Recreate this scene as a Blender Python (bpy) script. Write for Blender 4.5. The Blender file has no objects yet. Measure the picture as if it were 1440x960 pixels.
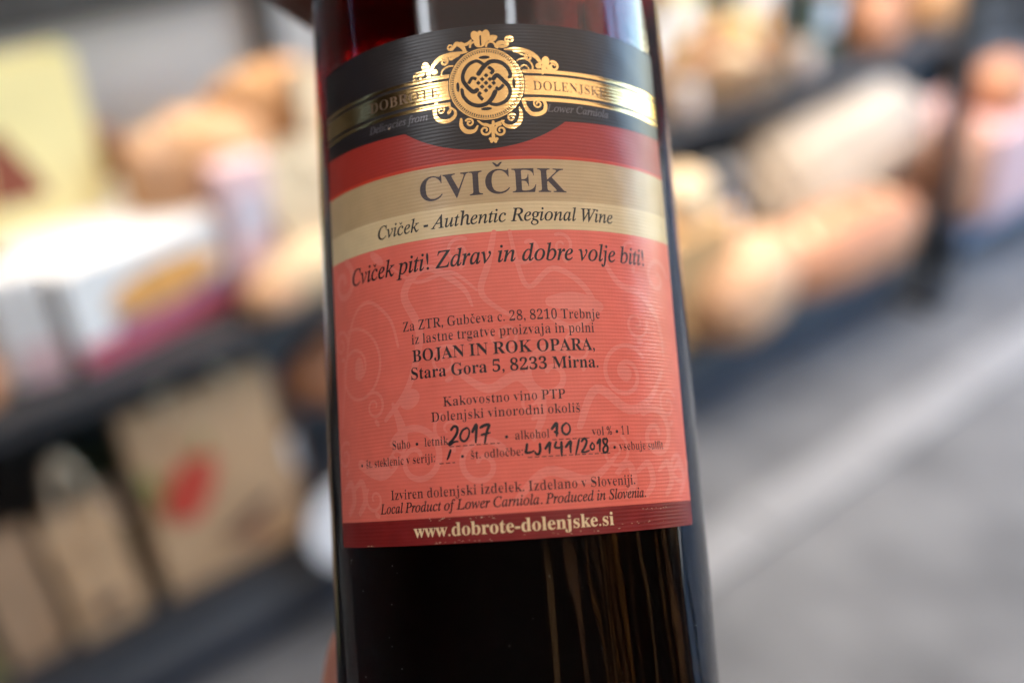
import bpy, bmesh, math, random
from mathutils import Vector, Matrix, noise
from math import radians as R_, sin, cos, pi
random.seed(7)
S = bpy.context.scene
COL = S.collection

# ------------------------------------------------------------------ camera
CAMROT = Matrix(((0.9974587, 0.07124705, 0.0), (-0.03528065, 0.49392915, -0.86878609), (-0.06189845, 0.86657825, 0.49518757)))
CAM = Vector((0, 0, 1.45))
cd = bpy.data.cameras.new('camera'); cam = bpy.data.objects.new('camera', cd); COL.objects.link(cam)
cam.matrix_world = Matrix.Translation(CAM) @ CAMROT.to_4x4()
cd.lens = 36; cd.sensor_width = 36; cd.clip_start = 0.01; cd.clip_end = 500
cd.dof.use_dof = True; cd.dof.focus_distance = 0.197; cd.dof.aperture_fstop = 4.3
S.camera = cam
# ------------------------------------------------------------------ sky, sun, exposure
SUN_EL, SUN_AZ = R_(50), R_(-100)            # azimuth from +Y towards +X
w = bpy.data.worlds.new('World'); S.world = w; w.use_nodes = True
sky = w.node_tree.nodes.new('ShaderNodeTexSky'); sky.sky_type = 'NISHITA'; sky.sun_disc = False
sky.sun_elevation = SUN_EL; sky.sun_rotation = SUN_AZ; sky.air_density = 1.2; sky.dust_density = 0.0; sky.ozone_density = 4.0
bg = w.node_tree.nodes['Background']; w.node_tree.links.new(sky.outputs[0], bg.inputs[0]); bg.inputs[1].default_value = 0.15
sd = bpy.data.lights.new('sun', 'SUN'); sd.energy = 5.0; sd.angle = R_(0.5); sd.color = (1, .95, .87)
sun = bpy.data.objects.new('sun', sd); COL.objects.link(sun)
sdir = Vector((sin(SUN_AZ) * cos(SUN_EL), cos(SUN_AZ) * cos(SUN_EL), sin(SUN_EL)))
sun.rotation_euler = sdir.to_track_quat('Z', 'Y').to_euler(); sun.location = (-4, 0, 8)
S.view_settings.view_transform = 'Standard'; S.view_settings.look = 'None'; S.view_settings.gamma = 1
S.view_settings.exposure = 3.12
S.cycles.use_denoising = True
S.cycles.max_bounces = 10; S.cycles.transmission_bounces = 8; S.cycles.glossy_bounces = 4; S.cycles.diffuse_bounces = 4
S.cycles.caustics_reflective = False; S.cycles.caustics_refractive = False
S.cycles.sample_clamp_indirect = 6

# ------------------------------------------------------------------ letter outlines from the built-in font (read first, while the scene is small)
FC = {}
_tmp_me = []
def glyph(ch, st):
    """st: r roman (thinned bold), b bold, i italic, j bold italic -> (verts, faces, advance)"""
    key = (ch, st)
    if key in FC: return FC[key]
    off = {'r': .001, 'b': .004, 'i': .010, 'j': -.004, 'v': .003}[st]; thin = {'r': .026, 'v': .010}.get(st, 0)
    base = {'r': 0x1D400, 'v': 0x1D400, 'b': 0x1D400, 'i': 0x1D434, 'j': 0x1D468}[st]
    caron = {'č': 'c', 'š': 's', 'Č': 'C', 'ž': 'z'}
    c = caron.get(ch, ch)
    if c.isascii() and c.isalpha():
        u = '\u210e' if (st == 'i' and c == 'h') else chr(base + (ord(c) - 65 if c < 'a' else ord(c) - 97 + 26))
    elif c.isdigit(): u = chr(0x1D7CE + int(c))
    else: u = c
    def mk(body, o_):
        cu = bpy.data.curves.new('t', 'FONT'); cu.body = body; cu.size = 1; cu.offset = o_; cu.resolution_u = 4
        ob = bpy.data.objects.new('t', cu); COL.objects.link(ob); bpy.context.view_layer.update()
        me = ob.evaluated_get(bpy.context.evaluated_depsgraph_get()).to_mesh()
        v = [(p.co.x, p.co.y) for p in me.vertices]; f = [tuple(q.vertices) for q in me.polygons]
        bpy.data.objects.remove(ob); bpy.data.curves.remove(cu)
        if thin and o_ == off:                      # narrow the upright strokes only: shift the outline sideways
            ec = {}
            for q in f:
                for a, b in zip(q, q[1:] + q[:1]): ec[(a, b)] = 1
            nx = {}
            for a, b in ec:
                if (b, a) not in ec:
                    dx, dy = v[b][0] - v[a][0], v[b][1] - v[a][1]; l = math.hypot(dx, dy)
                    if l > 1e-9:
                        for k in (a, b): p = nx.setdefault(k, [0, 0]); p[0] += dy / l; p[1] -= dx / l
            v = [(x - thin * (nx[i][0] / (math.hypot(*nx[i]) or 1)) if i in nx else x, y) for i, (x, y) in enumerate(v)]
        return v, f
    if c == ' ': r = ([], [], .25)
    else:
        v, f = mk(u, off if c not in '.,:!•-/%' else 0.012 if c in '-' else 0)
        v2, _ = mk(u + '|', 0); adv = max(p[0] for p in v2) - BAR
        if ch in caron:
            up = ch.isupper(); cx = (min(p[0] for p in v) + max(p[0] for p in v)) / 2 + (.06 if st in 'ij' else 0) + (.02 if up else 0)
            y0, y1 = (.76, .89) if up else (.54, .68); hw = .13 if up else .105; tk = .055 if st != 'i' else .04
            b_ = len(v); v = v + [(cx - hw, y1), (cx - hw + tk, y1), (cx, y0 + .06), (cx + hw - tk, y1), (cx + hw, y1), (cx + tk * .6, y0), (cx - tk * .6, y0)]
            f = f + [(b_, b_ + 6, b_ + 2, b_ + 1), (b_ + 6, b_ + 5, b_ + 2), (b_ + 2, b_ + 5, b_ + 4, b_ + 3)]
        r = (v, f, adv)
    FC[key] = r; return r
_c = bpy.data.curves.new('t', 'FONT'); _c.body = '|'; _o = bpy.data.objects.new('t', _c); COL.objects.link(_o); bpy.context.view_layer.update()
BAR = max(p.co.x for p in _o.evaluated_get(bpy.context.evaluated_depsgraph_get()).to_mesh().vertices); bpy.data.objects.remove(_o)
for _st, _t in (('v', 'CVIČEKBOJANINROKOPARA,StaraGora5,8233Mirna.'), ('i', 'Cviček - Authentic Regional Wine piti! Zdrav in dobre volje biti!Local Product of Lower Carniola. Produced in Slovenia.Delicacies from'),
                ('r', 'ZaZTR,Gubčevac.28,8210Trebnjeizlastnetrgatveproizvajainpolni KakovostnovinoPTPDolenjskivinorodniokoliš Suho•letnikalkoholvol%•1lšt.steklenicvseriji:odločbevsebujesulfitIzvirendolenjskiizdelek.IzdelanovSloveniji.DOBROTEDOLENJSKE'), ('b', 'www.dobrote-dolenjske.si')):
    for _ch in set(_t): glyph(_ch, _st)

# ------------------------------------------------------------------ material helpers
def mat(name, col, rough=0.6, metal=0.0, bump=0.0, bscale=60, var=0.0, vscale=12, coat=0.0, spec=0.5, sss=0.0, col2=None, coord='Object'):
    m = bpy.data.materials.new(name); m.use_nodes = True; nt = m.node_tree; N = nt.nodes; L = nt.links
    b = N['Principled BSDF']; b.inputs['Base Color'].default_value = (*col, 1); b.inputs['Roughness'].default_value = rough
    b.inputs['Metallic'].default_value = metal; b.inputs['Coat Weight'].default_value = coat; b.inputs['Specular IOR Level'].default_value = spec
    if sss:
        b.inputs['Subsurface Weight'].default_value = sss; b.inputs['Subsurface Radius'].default_value = (.012, .004, .002)
    tc = N.new('ShaderNodeTexCoord')
    if var or col2:
        n = N.new('ShaderNodeTexNoise'); n.inputs['Scale'].default_value = vscale; n.inputs['Detail'].default_value = 6
        L.new(tc.outputs[coord], n.inputs['Vector'])
        r = N.new('ShaderNodeValToRGB'); r.color_ramp.elements[0].position = .32; r.color_ramp.elements[1].position = .68
        c2 = col2 or tuple(max(0, c * (1 - var)) for c in col)
        r.color_ramp.elements[0].color = (*c2, 1)
        r.color_ramp.elements[1].color = (*(col if col2 else tuple(min(1, c * (1 + var * .6)) for c in col)), 1)
        L.new(n.outputs[0], r.inputs[0]); L.new(r.outputs[0], b.inputs['Base Color'])
    if bump:
        n2 = N.new('ShaderNodeTexNoise'); n2.inputs['Scale'].default_value = bscale; n2.inputs['Detail'].default_value = 5
        L.new(tc.outputs[coord], n2.inputs['Vector'])
        bp = N.new('ShaderNodeBump'); bp.inputs['Strength'].default_value = bump; bp.inputs['Distance'].default_value = .004
        L.new(n2.outputs[0], bp.inputs['Height']); L.new(bp.outputs[0], b.inputs['Normal'])
    return m

def tag(o, label=None, cat=None, group=None, kind=None):
    if label: o['label'] = label
    if cat: o['category'] = cat
    if group: o['group'] = group
    if kind: o['kind'] = kind
    return o
def link(o, parent=None):
    COL.objects.link(o)
    if parent: o.parent = parent
    return o
def empty(name, loc=(0, 0, 0), rz=0.0, parent=None):
    o = bpy.data.objects.new(name, None); o.location = loc; o.rotation_euler = (0, 0, rz); o.empty_display_size = .02
    return link(o, parent)
def mesh_obj(name, verts, faces, m, parent=None, smooth=False):
    me = bpy.data.meshes.new(name); me.from_pydata([tuple(v) for v in verts], [], faces); me.update()
    if smooth: me.shade_smooth()
    me.materials.append(m)
    return link(bpy.data.objects.new(name, me), parent)
def bm_obj(name, bm, m, parent=None, smooth=False):
    me = bpy.data.meshes.new(name); bmesh.ops.recalc_face_normals(bm, faces=bm.faces); bm.to_mesh(me); bm.free()
    if smooth: me.shade_smooth()
    me.materials.append(m)
    return link(bpy.data.objects.new(name, me), parent)
def add_box(bm, c, s, rz=0, bev=0.0):
    r = bmesh.ops.create_cube(bm, size=1)
    M = Matrix.Translation(c) @ Matrix.Rotation(rz, 4, 'Z') @ Matrix.Diagonal((*s, 1))
    bmesh.ops.transform(bm, matrix=M, verts=r['verts'])
    if bev:
        es = list({e for v in r['verts'] for e in v.link_edges})
        bmesh.ops.bevel(bm, geom=es, offset=bev, segments=2, affect='EDGES', profile=.6)
def box(name, c, s, m, parent=None, rz=0, bev=0.0):
    bm = bmesh.new(); add_box(bm, c, s, rz, bev); return bm_obj(name, bm, m, parent)
def lathe(name, prof, m, parent=None, seg=128, closed_ends=True):
    vs, fs = [], []
    n = len(prof)
    for j in range(seg):
        a = 2 * pi * j / seg
        for r, z in prof: vs.append((r * sin(a), -r * cos(a), z))
    for j in range(seg):
        k = (j + 1) % seg
        for i in range(n - 1): fs.append((j * n + i, k * n + i, k * n + i + 1, j * n + i + 1))
    if closed_ends:
        b = len(vs); vs.append((0, 0, prof[0][1])); vs.append((0, 0, prof[-1][1]))
        for j in range(seg):
            k = (j + 1) % seg; fs.append((b, k * n, j * n)); fs.append((b + 1, j * n + n - 1, k * n + n - 1))
    return mesh_obj(name, vs, fs, m, parent, True)
def tube(bm, pts, r, seg=8, flat=1.0):
    rings = []
    for i, p in enumerate(pts):
        p = Vector(p); t = (Vector(pts[min(i + 1, len(pts) - 1)]) - Vector(pts[max(i - 1, 0)])).normalized()
        a = t.cross(Vector((0, 0, 1)));  a = a if a.length > .05 else t.cross(Vector((0, 1, 0)))
        a.normalize(); b = t.cross(a).normalized(); rr = r[i] if isinstance(r, (list, tuple)) else r
        rings.append([bm.verts.new(p + a * rr * cos(2 * pi * k / seg) * flat + b * rr * sin(2 * pi * k / seg)) for k in range(seg)])
    for A, B in zip(rings, rings[1:]):
        for k in range(seg): bm.faces.new((A[k], A[(k + 1) % seg], B[(k + 1) % seg], B[k]))
    bm.faces.new(rings[0][::-1]); bm.faces.new(rings[-1])

# ================================================================== THE STALL (frame: s along, t away, z up)
SU = Vector((.8045, .5939, 0)); SN = Vector((-.5939, .8045, 0)); D0 = 1.4305
SROT = math.atan2(SU.y, SU.x)
def P(s, t, z): return SU * s + SN * (D0 + t) + Vector((0, 0, z))

M_asph = mat('asphalt', (.155, .152, .148), .85, bump=.6, bscale=90, var=.22, vscale=4.5, col2=(.085, .083, .082))
M_strip = mat('pale_paving', (.215, .21, .205), .8, bump=.4, bscale=120, var=.12, vscale=5)
M_dark = mat('charcoal_painted_wood', (.035, .035, .038), .55, bump=.2, var=.2)
M_navy = mat('navy_shade', (.012, .018, .035), .8, bump=.3)
M_fascia = mat('grey_cloth', (.10, .098, .10), .8, bump=.3, bscale=140, var=.2, vscale=4)
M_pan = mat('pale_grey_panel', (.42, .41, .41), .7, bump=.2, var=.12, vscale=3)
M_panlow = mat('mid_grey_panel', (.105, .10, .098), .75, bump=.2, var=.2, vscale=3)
M_redwood = mat('dark_red_wood', (.09, .03, .022), .5, bump=.3, var=.3)

# ground
g = mesh_obj('ground', [(-60, -60, 0), (60, -60, 0), (60, 60, 0), (-60, 60, 0)], [(0, 1, 2, 3)], M_asph); tag(g, kind='structure')
# pale paving slabs in a strip running along the stall
strip = empty('paving_strip'); strip.location = P(0, 0, 0); strip.rotation_euler = (0, 0, SROT); tag(strip, kind='structure')
slab_me = None
for i in range(16):
    s0 = -1.2 + i * .40
    if slab_me is None:
        o = box('slab', (0, 0, .004), (.394, .125, .008), M_strip, strip, bev=.002); slab_me = o.data
    else:
        o = link(bpy.data.objects.new('slab', slab_me), strip)
    o.location = (s0, -.365, random.uniform(0, .002))

def stall_empty(name, s=0, t=0, z=0, rz=0):
    return empty(name, P(s, t, z), SROT + rz)
# shelf unit
unit = stall_empty('display_shelf'); tag(unit, 'charcoal and grey market display shelf with two levels holding bags and bread', 'shelf')
box('lower_board', (1.05, .24, .195), (3.0, .48, .03), M_dark, unit, bev=.003)
box('plinth', (1.05, .235, .1235), (2.96, .44, .113), M_fascia, unit)
box('shadow_strip', (1.05, .245, .033), (2.94, .42, .064), M_navy, unit)  # navy strip stands in for the shadow along the foot of the plinth
box('upper_board', (.43, .235, .65), (1.46, .47, .038), M_dark, unit, bev=.003)
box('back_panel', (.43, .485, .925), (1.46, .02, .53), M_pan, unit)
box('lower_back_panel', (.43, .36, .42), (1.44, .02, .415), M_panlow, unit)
box('top_rail', (.43, .465, 1.15), (1.5, .03, .10), M_dark, unit, bev=.003)
for s in (-.32, .86, 1.18): box('upright', (s, .455, .705), (.035, .034, .98), M_dark, unit)
box('middle_board', (2.44, .52, .56), (2.34, .34, .03), M_dark, unit, bev=.003)
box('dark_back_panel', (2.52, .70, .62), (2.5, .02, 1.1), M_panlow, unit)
for s in (1.3, 3.55): box('bracket', (s, .55, .378), (.03, .2, .33), M_dark, unit)
post = stall_empty('tent_post', 2.53, -.05); tag(post, 'dark upright tent post standing at the right of the bread shelf', 'post')
bm = bmesh.new(); tube(bm, [(0, 0, 0), (0.006, 0, .8), (0.0, 0, 1.6), (0, 0, 2.46)], .034, 12); bm_obj('pole', bm, M_dark, post, True)
box('foot_plate', (0, 0, .012), (.13, .13, .02), M_dark, post, bev=.004)
lowsh = stall_empty('low_table', 3.1, .1); tag(lowsh, 'low blue grey table beyond the dark tent post', 'table')
M_bluegrey = mat('blue_grey_paint', (.22, .25, .31), .5, var=.12)
box('table_top', (0.05, .12, .12), (.86, .5, .05), M_bluegrey, lowsh, bev=.005)
for x in (-.33, .43):
    for y in (-.08, .32): box('leg', (x, y, .048), (.04, .04, .094), M_dark, lowsh)

# ------------------------------------------------------------------ goods (plain materials first)
M_kraft = mat('kraft_paper', (.44, .27, .15), .75, bump=.5, bscale=35, var=.12, vscale=9)
M_kraft2 = mat('pale_kraft_paper', (.58, .36, .19), .75, bump=.5, bscale=35, var=.1, vscale=9)
M_cream = mat('cream_paper', (.70, .55, .36), .7, bump=.5, bscale=30, var=.08, vscale=9)
M_cord = mat('paper_cord', (.80, .62, .42), .8)
M_white = mat('white_card', (.82, .80, .78), .5, var=.03)
M_yel = mat('pale_yellow_paper', (.82, .72, .36), .6, bump=.3, bscale=20, var=.06)
M_yelgreen = mat('yellow_green_paper', (.58, .62, .20), .6)
M_brown = mat('brown_print', (.24, .06, .03), .6)
M_orange = mat('orange_print', (.80, .38, .10), .6, var=.25, vscale=25)
M_mag = mat('magenta_print', (.55, .10, .15), .5, var=.1)
M_purp = mat('mauve_shade', (.25, .17, .24), .6)
M_pink = mat('pale_pink_paper', (.75, .50, .50), .6, var=.08)
M_red = mat('red_print', (.62, .07, .04), .5)
M_green = mat('green_print', (.25, .28, .08), .6)
M_ink = mat('dark_print', (.06, .035, .035), .6)
M_crust = mat('tan_crust', (.52, .27, .10), .7, bump=.8, bscale=45, vscale=14, col2=(.34, .14, .05))
M_crust2 = mat('floured_crust', (.64, .38, .24), .8, bump=.8, bscale=45, vscale=10, col2=(.50, .26, .11))
M_crust3 = mat('orange_crust', (.56, .25, .12), .65, bump=.8, bscale=45, vscale=9, col2=(.36, .14, .06))
M_pale = mat('pale_dough_crust', (.70, .53, .34), .8, bump=.5, bscale=40, vscale=14, col2=(.75, .53, .30))
M_olive = mat('olive_yellow_crust', (.70, .56, .18), .7, bump=.6, vscale=14, col2=(.5, .36, .10))
M_cut = mat('pale_crumb', (.80, .62, .40), .9, bump=.8, bscale=80)
M_wick = mat('wicker', (.30, .17, .08), .7, bump=.5, var=.3)
M_slatw = mat('raw_pine', (.50, .34, .19), .7, bump=.4, var=.2, vscale=20)

def paper_bag(s, t, z, wd, dp, ht, m, rz, label, hs=1.0, group='paper bags standing on the lower shelf', handle=True, cat='paper bag'):
    root = stall_empty('paper_bag', s, t, z, rz); tag(root, label, cat, group)
    nx, nz = 6, 8; rnd = random.Random(hash(label) % 1000 if False else int(wd * 1e4 + ht * 1e3))
    ring = [(-1, -1), (-.33, -1), (.33, -1), (1, -1), (1.0, 0), (1, 1), (.33, 1), (-.33, 1), (-1, 1), (-1.0, 0)]
    vs, fs = [], []
    for k in range(nz + 1):
        h = k / nz; dd = dp * (1 - .75 * h ** 1.5) / 2
        for (a, b) in ring:
            gus = .8 if b == 0 else 1
            vs.append((a * wd / 2 * (gus if h > .1 else 1) + rnd.uniform(-.003, .003), b * dd + rnd.uniform(-.004, .004) * (h > .02), h * ht + (rnd.uniform(-.004, .004) if 0 < k else 0)))
    n = len(ring)
    for k in range(nz):
        for i in range(n):
            j = (i + 1) % n; fs.append((k * n + i, k * n + j, (k + 1) * n + j, (k + 1) * n + i))
    fs.append(tuple(range(n))[::-1])
    mesh_obj('body', vs, fs, m, root)
    if handle:
        for sg in (-1, 1):
            bm = bmesh.new(); w2 = wd * .22; y = sg * dp * .1
            pts = [(-w2, y, ht - .03)] + [(-w2 * cos(a), y + sg * .004, ht + sin(a) * .055 * hs) for a in [pi * q / 10 for q in range(0, 11)]] + [(w2, y, ht - .03)]
            tube(bm, pts, .0065, 6); bm_obj('handle', bm, M_cord, root, True)
            y2 = sg * (dp * .14 + .002)
    return root
def flat_shape(name, outline, y, m, parent, th=.0015):
    """printed patch: closed outline in (x, z) on the front of a thing, as a thin sheet"""
    vs = [(x, y, z) for x, z in outline] + [(x, y + th, z) for x, z in outline]; n = len(outline)
    fs = [tuple(range(n)), tuple(range(n, 2 * n))[::-1]] + [(i, (i + 1) % n + 0, (i + 1) % n + n, i + n) for i in range(n)]
    return mesh_obj(name, vs, fs, m, parent)
def blob(cx, cz, rx, rz, rot=0, n=20, wob=0.0, seed=1):
    r = random.Random(seed); out = []
    for i in range(n):
        a = 2 * pi * i / n; q = 1 + r.uniform(-wob, wob)
        x, z = rx * cos(a) * q, rz * sin(a) * q
        out.append((cx + x * cos(rot) - z * sin(rot), cz + x * sin(rot) + z * cos(rot)))
    return out
def front_y(dp, h): return -dp * (1 - .75 * h ** 1.5) / 2 - .006

b1 = paper_bag(.438, .085, .212, .262, .11, .345, M_kraft2, 0, 'large kraft paper bag with a red pepper printed on its front', hs=1.0)
flat_shape('pepper_print', [(-.105, .165), (-.085, .14), (-.055, .135), (-.03, .16), (-.012, .20), (-.002, .235), (-.015, .25), (-.045, .25), (-.075, .235), (-.10, .205)], front_y(.11, .3) , M_red, b1)
flat_shape('stalk_print', [(-.03, .25), (-.015, .252), (-.005, .285), (-.02, .282)], front_y(.11, .4), M_green, b1)
flat_shape('leaf_print', blob(-.115, .23, .012, .032, .3), front_y(.11, .4), M_green, b1)
flat_shape('brush_print', [(-.03, .085), (.0, .09), (.05, .115), (.085, .125), (.075, .105), (.03, .085), (-.01, .07)], front_y(.11, .1) - .006, M_ink, b1)
flat_shape('brush_print', [(.0, .06), (.04, .075), (.06, .07), (.03, .05)], front_y(.11, .08) - .006, M_brown, b1)
b2 = paper_bag(.205, .075, .212, .115, .09, .235, M_kraft2, 0, 'small kraft bag with cream handles left of the pepper bag', hs=1.5)
flat_shape('logo_print', blob(0.0, .055, .028, .012, .3, wob=.15), front_y(.09, .2) - .005, M_ink, b2)
paper_bag(.085, .085, .212, .09, .09, .235, M_kraft, 0, 'narrow brown paper bag second from the left on the lower shelf', handle=False)
paper_bag(-.03, .08, .212, .10, .09, .15, mat('olive_paper', (.30, .26, .10), .7, var=.1), 0, 'low olive paper bag at the left end of the lower shelf', handle=False)

# hanging orange cloth pouch and white sack behind the bottle's left edge
def rounded(name, s, t, z, r3, m, label, cat, pinch=0.0, group=None, seed=3, amp=.06, hang=None):
    root_loc = P(s, t, z)
    bm = bmesh.new(); bmesh.ops.create_icosphere(bm, subdivisions=4, radius=1)
    for v in bm.verts:
        d = v.co.normalized(); q = 1 + amp * noise.noise(d * 1.7 + Vector((seed, 0, 0))) + amp * .4 * noise.noise(d * 5 + Vector((0, seed, 0)))
        f = 1 - pinch * max(0, d.z) ** 2
        v.co = Vector((d.x * r3[0] * q * f, d.y * r3[1] * q * f, (max(d.z, -.88) + .88) * r3[2] * q))
    if hang: tube(bm, [(0, 0, r3[2] * 1.8), (0.002, 0, r3[2] * 1.8 + hang)], .004, 8)
    o = bm_obj(name, bm, m, None, True); o.location = root_loc; o.rotation_euler = (0, 0, SROT)
    tag(o, label, cat, group); return o
rounded('cloth_pouch', .72, .10, .41, (.115, .06, .085), M_crust3, 'orange tan cloth pouch hung under the upper shelf left of the bottle', 'pouch', .45, seed=4, hang=.06)
pb = stall_empty('price_board', .628, -.035, .002); tag(pb, 'round white board leaning on the grey plinth, half hidden by the bottle', 'sign')
bm = bmesh.new(); r = bmesh.ops.create_cone(bm, cap_ends=True, segments=48, radius1=.085, radius2=.085, depth=.012)
bmesh.ops.transform(bm, matrix=Matrix.Translation((0, 0, .235)) @ Matrix.Rotation(R_(80), 4, 'X'), verts=r['verts']); bm_obj('disc', bm, M_white, pb)
box('foot_block', (0, -.01, .074), (.05, .03, .148), M_dark, pb)

# bread
def loaf(s, t, z, L, W, H, m, rz, label, cuts=3, seed=1, group=None, name='bread_loaf', tilt=0.0, cutm=None):
    root = stall_empty(name, s, t, z, rz); root.rotation_euler = (tilt, 0, SROT + rz); tag(root, label, 'bread', group)
    bm = bmesh.new(); bmesh.ops.create_icosphere(bm, subdivisions=4, radius=1)
    slots = [(-.5 + (i + .5) / cuts) * 1.5 for i in range(cuts)] if cuts else []
    for v in bm.verts:
        d = v.co.normalized(); e = 2.6
        k = (abs(d.x) ** e + abs(d.y) ** e + abs(d.z) ** e) ** (-1 / e); p = d * k
        q = 1 + .05 * noise.noise(d * 2.2 + Vector((seed * 3.1, 0, 0))) + .025 * noise.noise(d * 7 + Vector((0, seed, 0)))
        for c in slots:
            dx = p.x - c - .25 * p.y
            if p.z > 0: q -= .10 * math.exp(-(dx / .07) ** 2) * max(0, p.z) ** .5 * max(0, 1 - abs(p.y) * 1.1)
        zz = p.z if p.z > -.6 else -.6
        v.co = Vector((p.x * L / 2 * q, p.y * W / 2 * q * (1 - .15 * abs(p.x) ** 3), (zz + .6) / 1.6 * H * q))
    bm_obj('crust', bm, m, root, True)
    for c in slots:
        vs, fs = [], []
        for k in range(9):
            y = -.55 + 1.1 * k / 8; ww = .05 * (1 - (2 * k / 8 - 1) ** 2) + .004
            zt = H * (.935 - .22 * abs(y) ** 2.2) * (1 - .10 * abs(c) ** 3)
            for sx in (-1, 1): vs.append(((c + .25 * y + sx * ww) * L / 2, y * W / 2, zt))
        for k in range(8): fs.append((2 * k, 2 * k + 1, 2 * k + 3, 2 * k + 2))
        mesh_obj('score_mark', vs, fs, cutm or M_cut, root)
    return root
crate = stall_empty('bread_crate', .70, .29, .672); tag(crate, 'pine slat crate on the upper shelf filled with tan loaves', 'crate')
for k in range(3):
    box('slat', (0, -.13, .03 + k * .062), (.40, .012, .052), M_slatw, crate); box('slat', (0, .13, .03 + k * .062), (.40, .012, .052), M_slatw, crate)
    box('end_slat', (-.206, 0, .03 + k * .062), (.011, .26, .052), M_slatw, crate); box('end_slat', (.206, 0, .03 + k * .062), (.011, .26, .052), M_slatw, crate)
for sx in (-.19, .19):
    for sy in (-.115, .115): box('corner_post', (sx, sy, .093), (.016, .016, .18), M_slatw, crate)
box('crate_floor', (0, 0, .006), (.39, .24, .008), M_slatw, crate)
gB = 'loaves piled in the crate on the upper shelf'
loaf(.59, .23, .80, .27, .16, .17, M_crust2, .1, 'floured tan loaf at the left in the slat crate', 3, 2, gB)
loaf(.76, .27, .85, .26, .15, .16, M_crust, .25, 'darker tan loaf topping the slat crate at the right', 3, 5, gB, tilt=-.1)
loaf(.66, .36, .70, .30, .10, .17, M_crust, 0, 'tan loaf buried at the back of the slat crate', 2, 9, gB)
# yellow bag, box, packets
yb = stall_empty('yellow_bag', .29, .30, .672, .05); tag(yb, 'tall pale yellow gift bag with a brown triangle on the upper shelf', 'gift bag')
box('front_panel', (0, -.04, .212), (.30, .006, .424), M_yel, yb); box('rear_panel', (0, .04, .212), (.30, .006, .424), M_yel, yb)
box('side_panel', (.147, 0, .211), (.006, .073, .422), M_yelgreen, yb); box('side_panel', (-.147, 0, .211), (.006, .073, .422), M_yelgreen, yb)
flat_shape('triangle_print', [(-.03, .22), (.06, .215), (.045, .26), (.01, .33), (-.012, .33)], -.0455, M_brown, yb)
flat_shape('orange_print', blob(-.065, .25, .035, .06), -.0462, M_orange, yb)
cb = stall_empty('bakery_box', .41, .185, .672, .20); tag(cb, 'white bakery box with orange bread picture and magenta stripe', 'box')
box('carton', (0, 0, .075), (.30, .22, .15), M_white, cb, bev=.003)
box('lid', (0, 0, .1585), (.308, .228, .015), M_white, cb, bev=.004)
flat_shape('magenta_stripe', [(-.148, .004), (.148, .004), (.148, .042), (-.148, .042)], -.1125, M_mag, cb)
flat_shape('mauve_shadow_band', [(-.085, .0425), (.148, .0425), (.148, .066), (-.085, .062)], -.1125, M_purp, cb)  # purple-grey shadow painted as a band above the magenta stripe
flat_shape('bread_print', blob(.01, .092, .10, .034, .04), -.1135, M_orange, cb)
pk = stall_empty('white_packet', .225, .10, .672, -.1); tag(pk, 'white and pink paper packet beside the bakery box', 'packet')
box('wrapper', (0, 0, .09), (.085, .07, .18), M_white, pk, bev=.012); box('pink_band', (0.012, -.0365, .035), (.06, .004, .06), M_pink, pk)
loaf(.10, .09, .672, .16, .13, .10, M_crust3, .3, 'small orange brown roll at the left end of the upper shelf', 2, 12, None, 'bread_roll')
wl = stall_empty('wrapped_loaf', .13, .27, .672, .2); tag(wl, 'loaf wrapped in white paper under the yellow gift bag', 'packet')
box('paper_wrap', (0, -.03, .075), (.2, .1, .15), M_white, wl, bev=.03)
pp = stall_empty('pink_packet', .605, .115, .672, .1); tag(pp, 'pinkish white packet standing in front of the slat crate', 'packet')
box('wrapper', (0, 0, .12), (.10, .05, .24), M_pink, pp, bev=.012)
box('paper_label', (0.0, -.0265, .15), (.06, .003, .08), mat('mauve_white', (.62, .56, .62), .5), pp)
def sack(s, t, wd, dp, ht, m, label, rz=0):
    return paper_bag(s, t, .672, wd, dp, ht, m, rz, label, handle=False, group='tall cream bags on the upper shelf')
sack(.84, .20, .15, .11, .33, M_cream, 'tall cream paper bag behind the left edge of the bottle')
sack(.715, .12, .13, .09, .24, M_cream, 'shorter cream paper bag in front of the slat crate')
loaf(.70, .06, .672, .24, .10, .085, M_pale, .05, 'long pale yellow loaf at the front edge of the upper shelf', 3, 21)
loaf(.60, .035, .672, .12, .065, .06, M_crust2, .05, 'small floured roll at the shelf edge beside the magenta stripe', 0, 22, None, 'bread_roll')

# more goods in the gaps
rg = random.Random(17)
def packet(s, t, z, w_, d, h, m, label, rz=0, name='packet'):
    o = stall_empty(name, s, t, z, rz); tag(o, label, 'packet', None)
    box('wrapper', (0, 0, h / 2), (w_, d, h), m, o, bev=min(w_, d, h) * .18); box('paper_label', (0, -d / 2 - .001, h * .5), (w_ * .6, .003, h * .4), M_white if m is not M_white else M_orange, o)
M_brnpk = mat('brown_packet', (.22, .10, .05), .5, var=.2); M_teal = mat('dark_green_packet', (.07, .11, .07), .5, var=.2)
packet(.455, .36, .672, .09, .07, .27, M_brnpk, 'brown packet standing behind the white bakery box')
packet(.93, .12, .672, .12, .08, .22, M_kraft, 'kraft packet on the upper shelf hidden behind the bottle')
packet(.605, .19, .212, .07, .08, .19, M_brnpk, 'dark brown packet deep in the lower shelf right of the pepper bag')
packet(.285, .26, .212, .10, .08, .22, M_teal, 'dark green packet behind the two small kraft bags')
packet(1.62, .46, .576, .10, .08, .30, M_cream, 'cream packet left of the nearest wicker basket')
packet(2.02, .60, .576, .12, .08, .34, M_brnpk, 'brown packet standing between the baskets')
packet(2.20, .645, .576, .14, .05, .36, M_olive, 'olive yellow packet standing behind the second basket')
packet(1.84, .645, .576, .14, .05, .38, M_crust3, 'orange packet standing behind the nearest basket')
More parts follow.
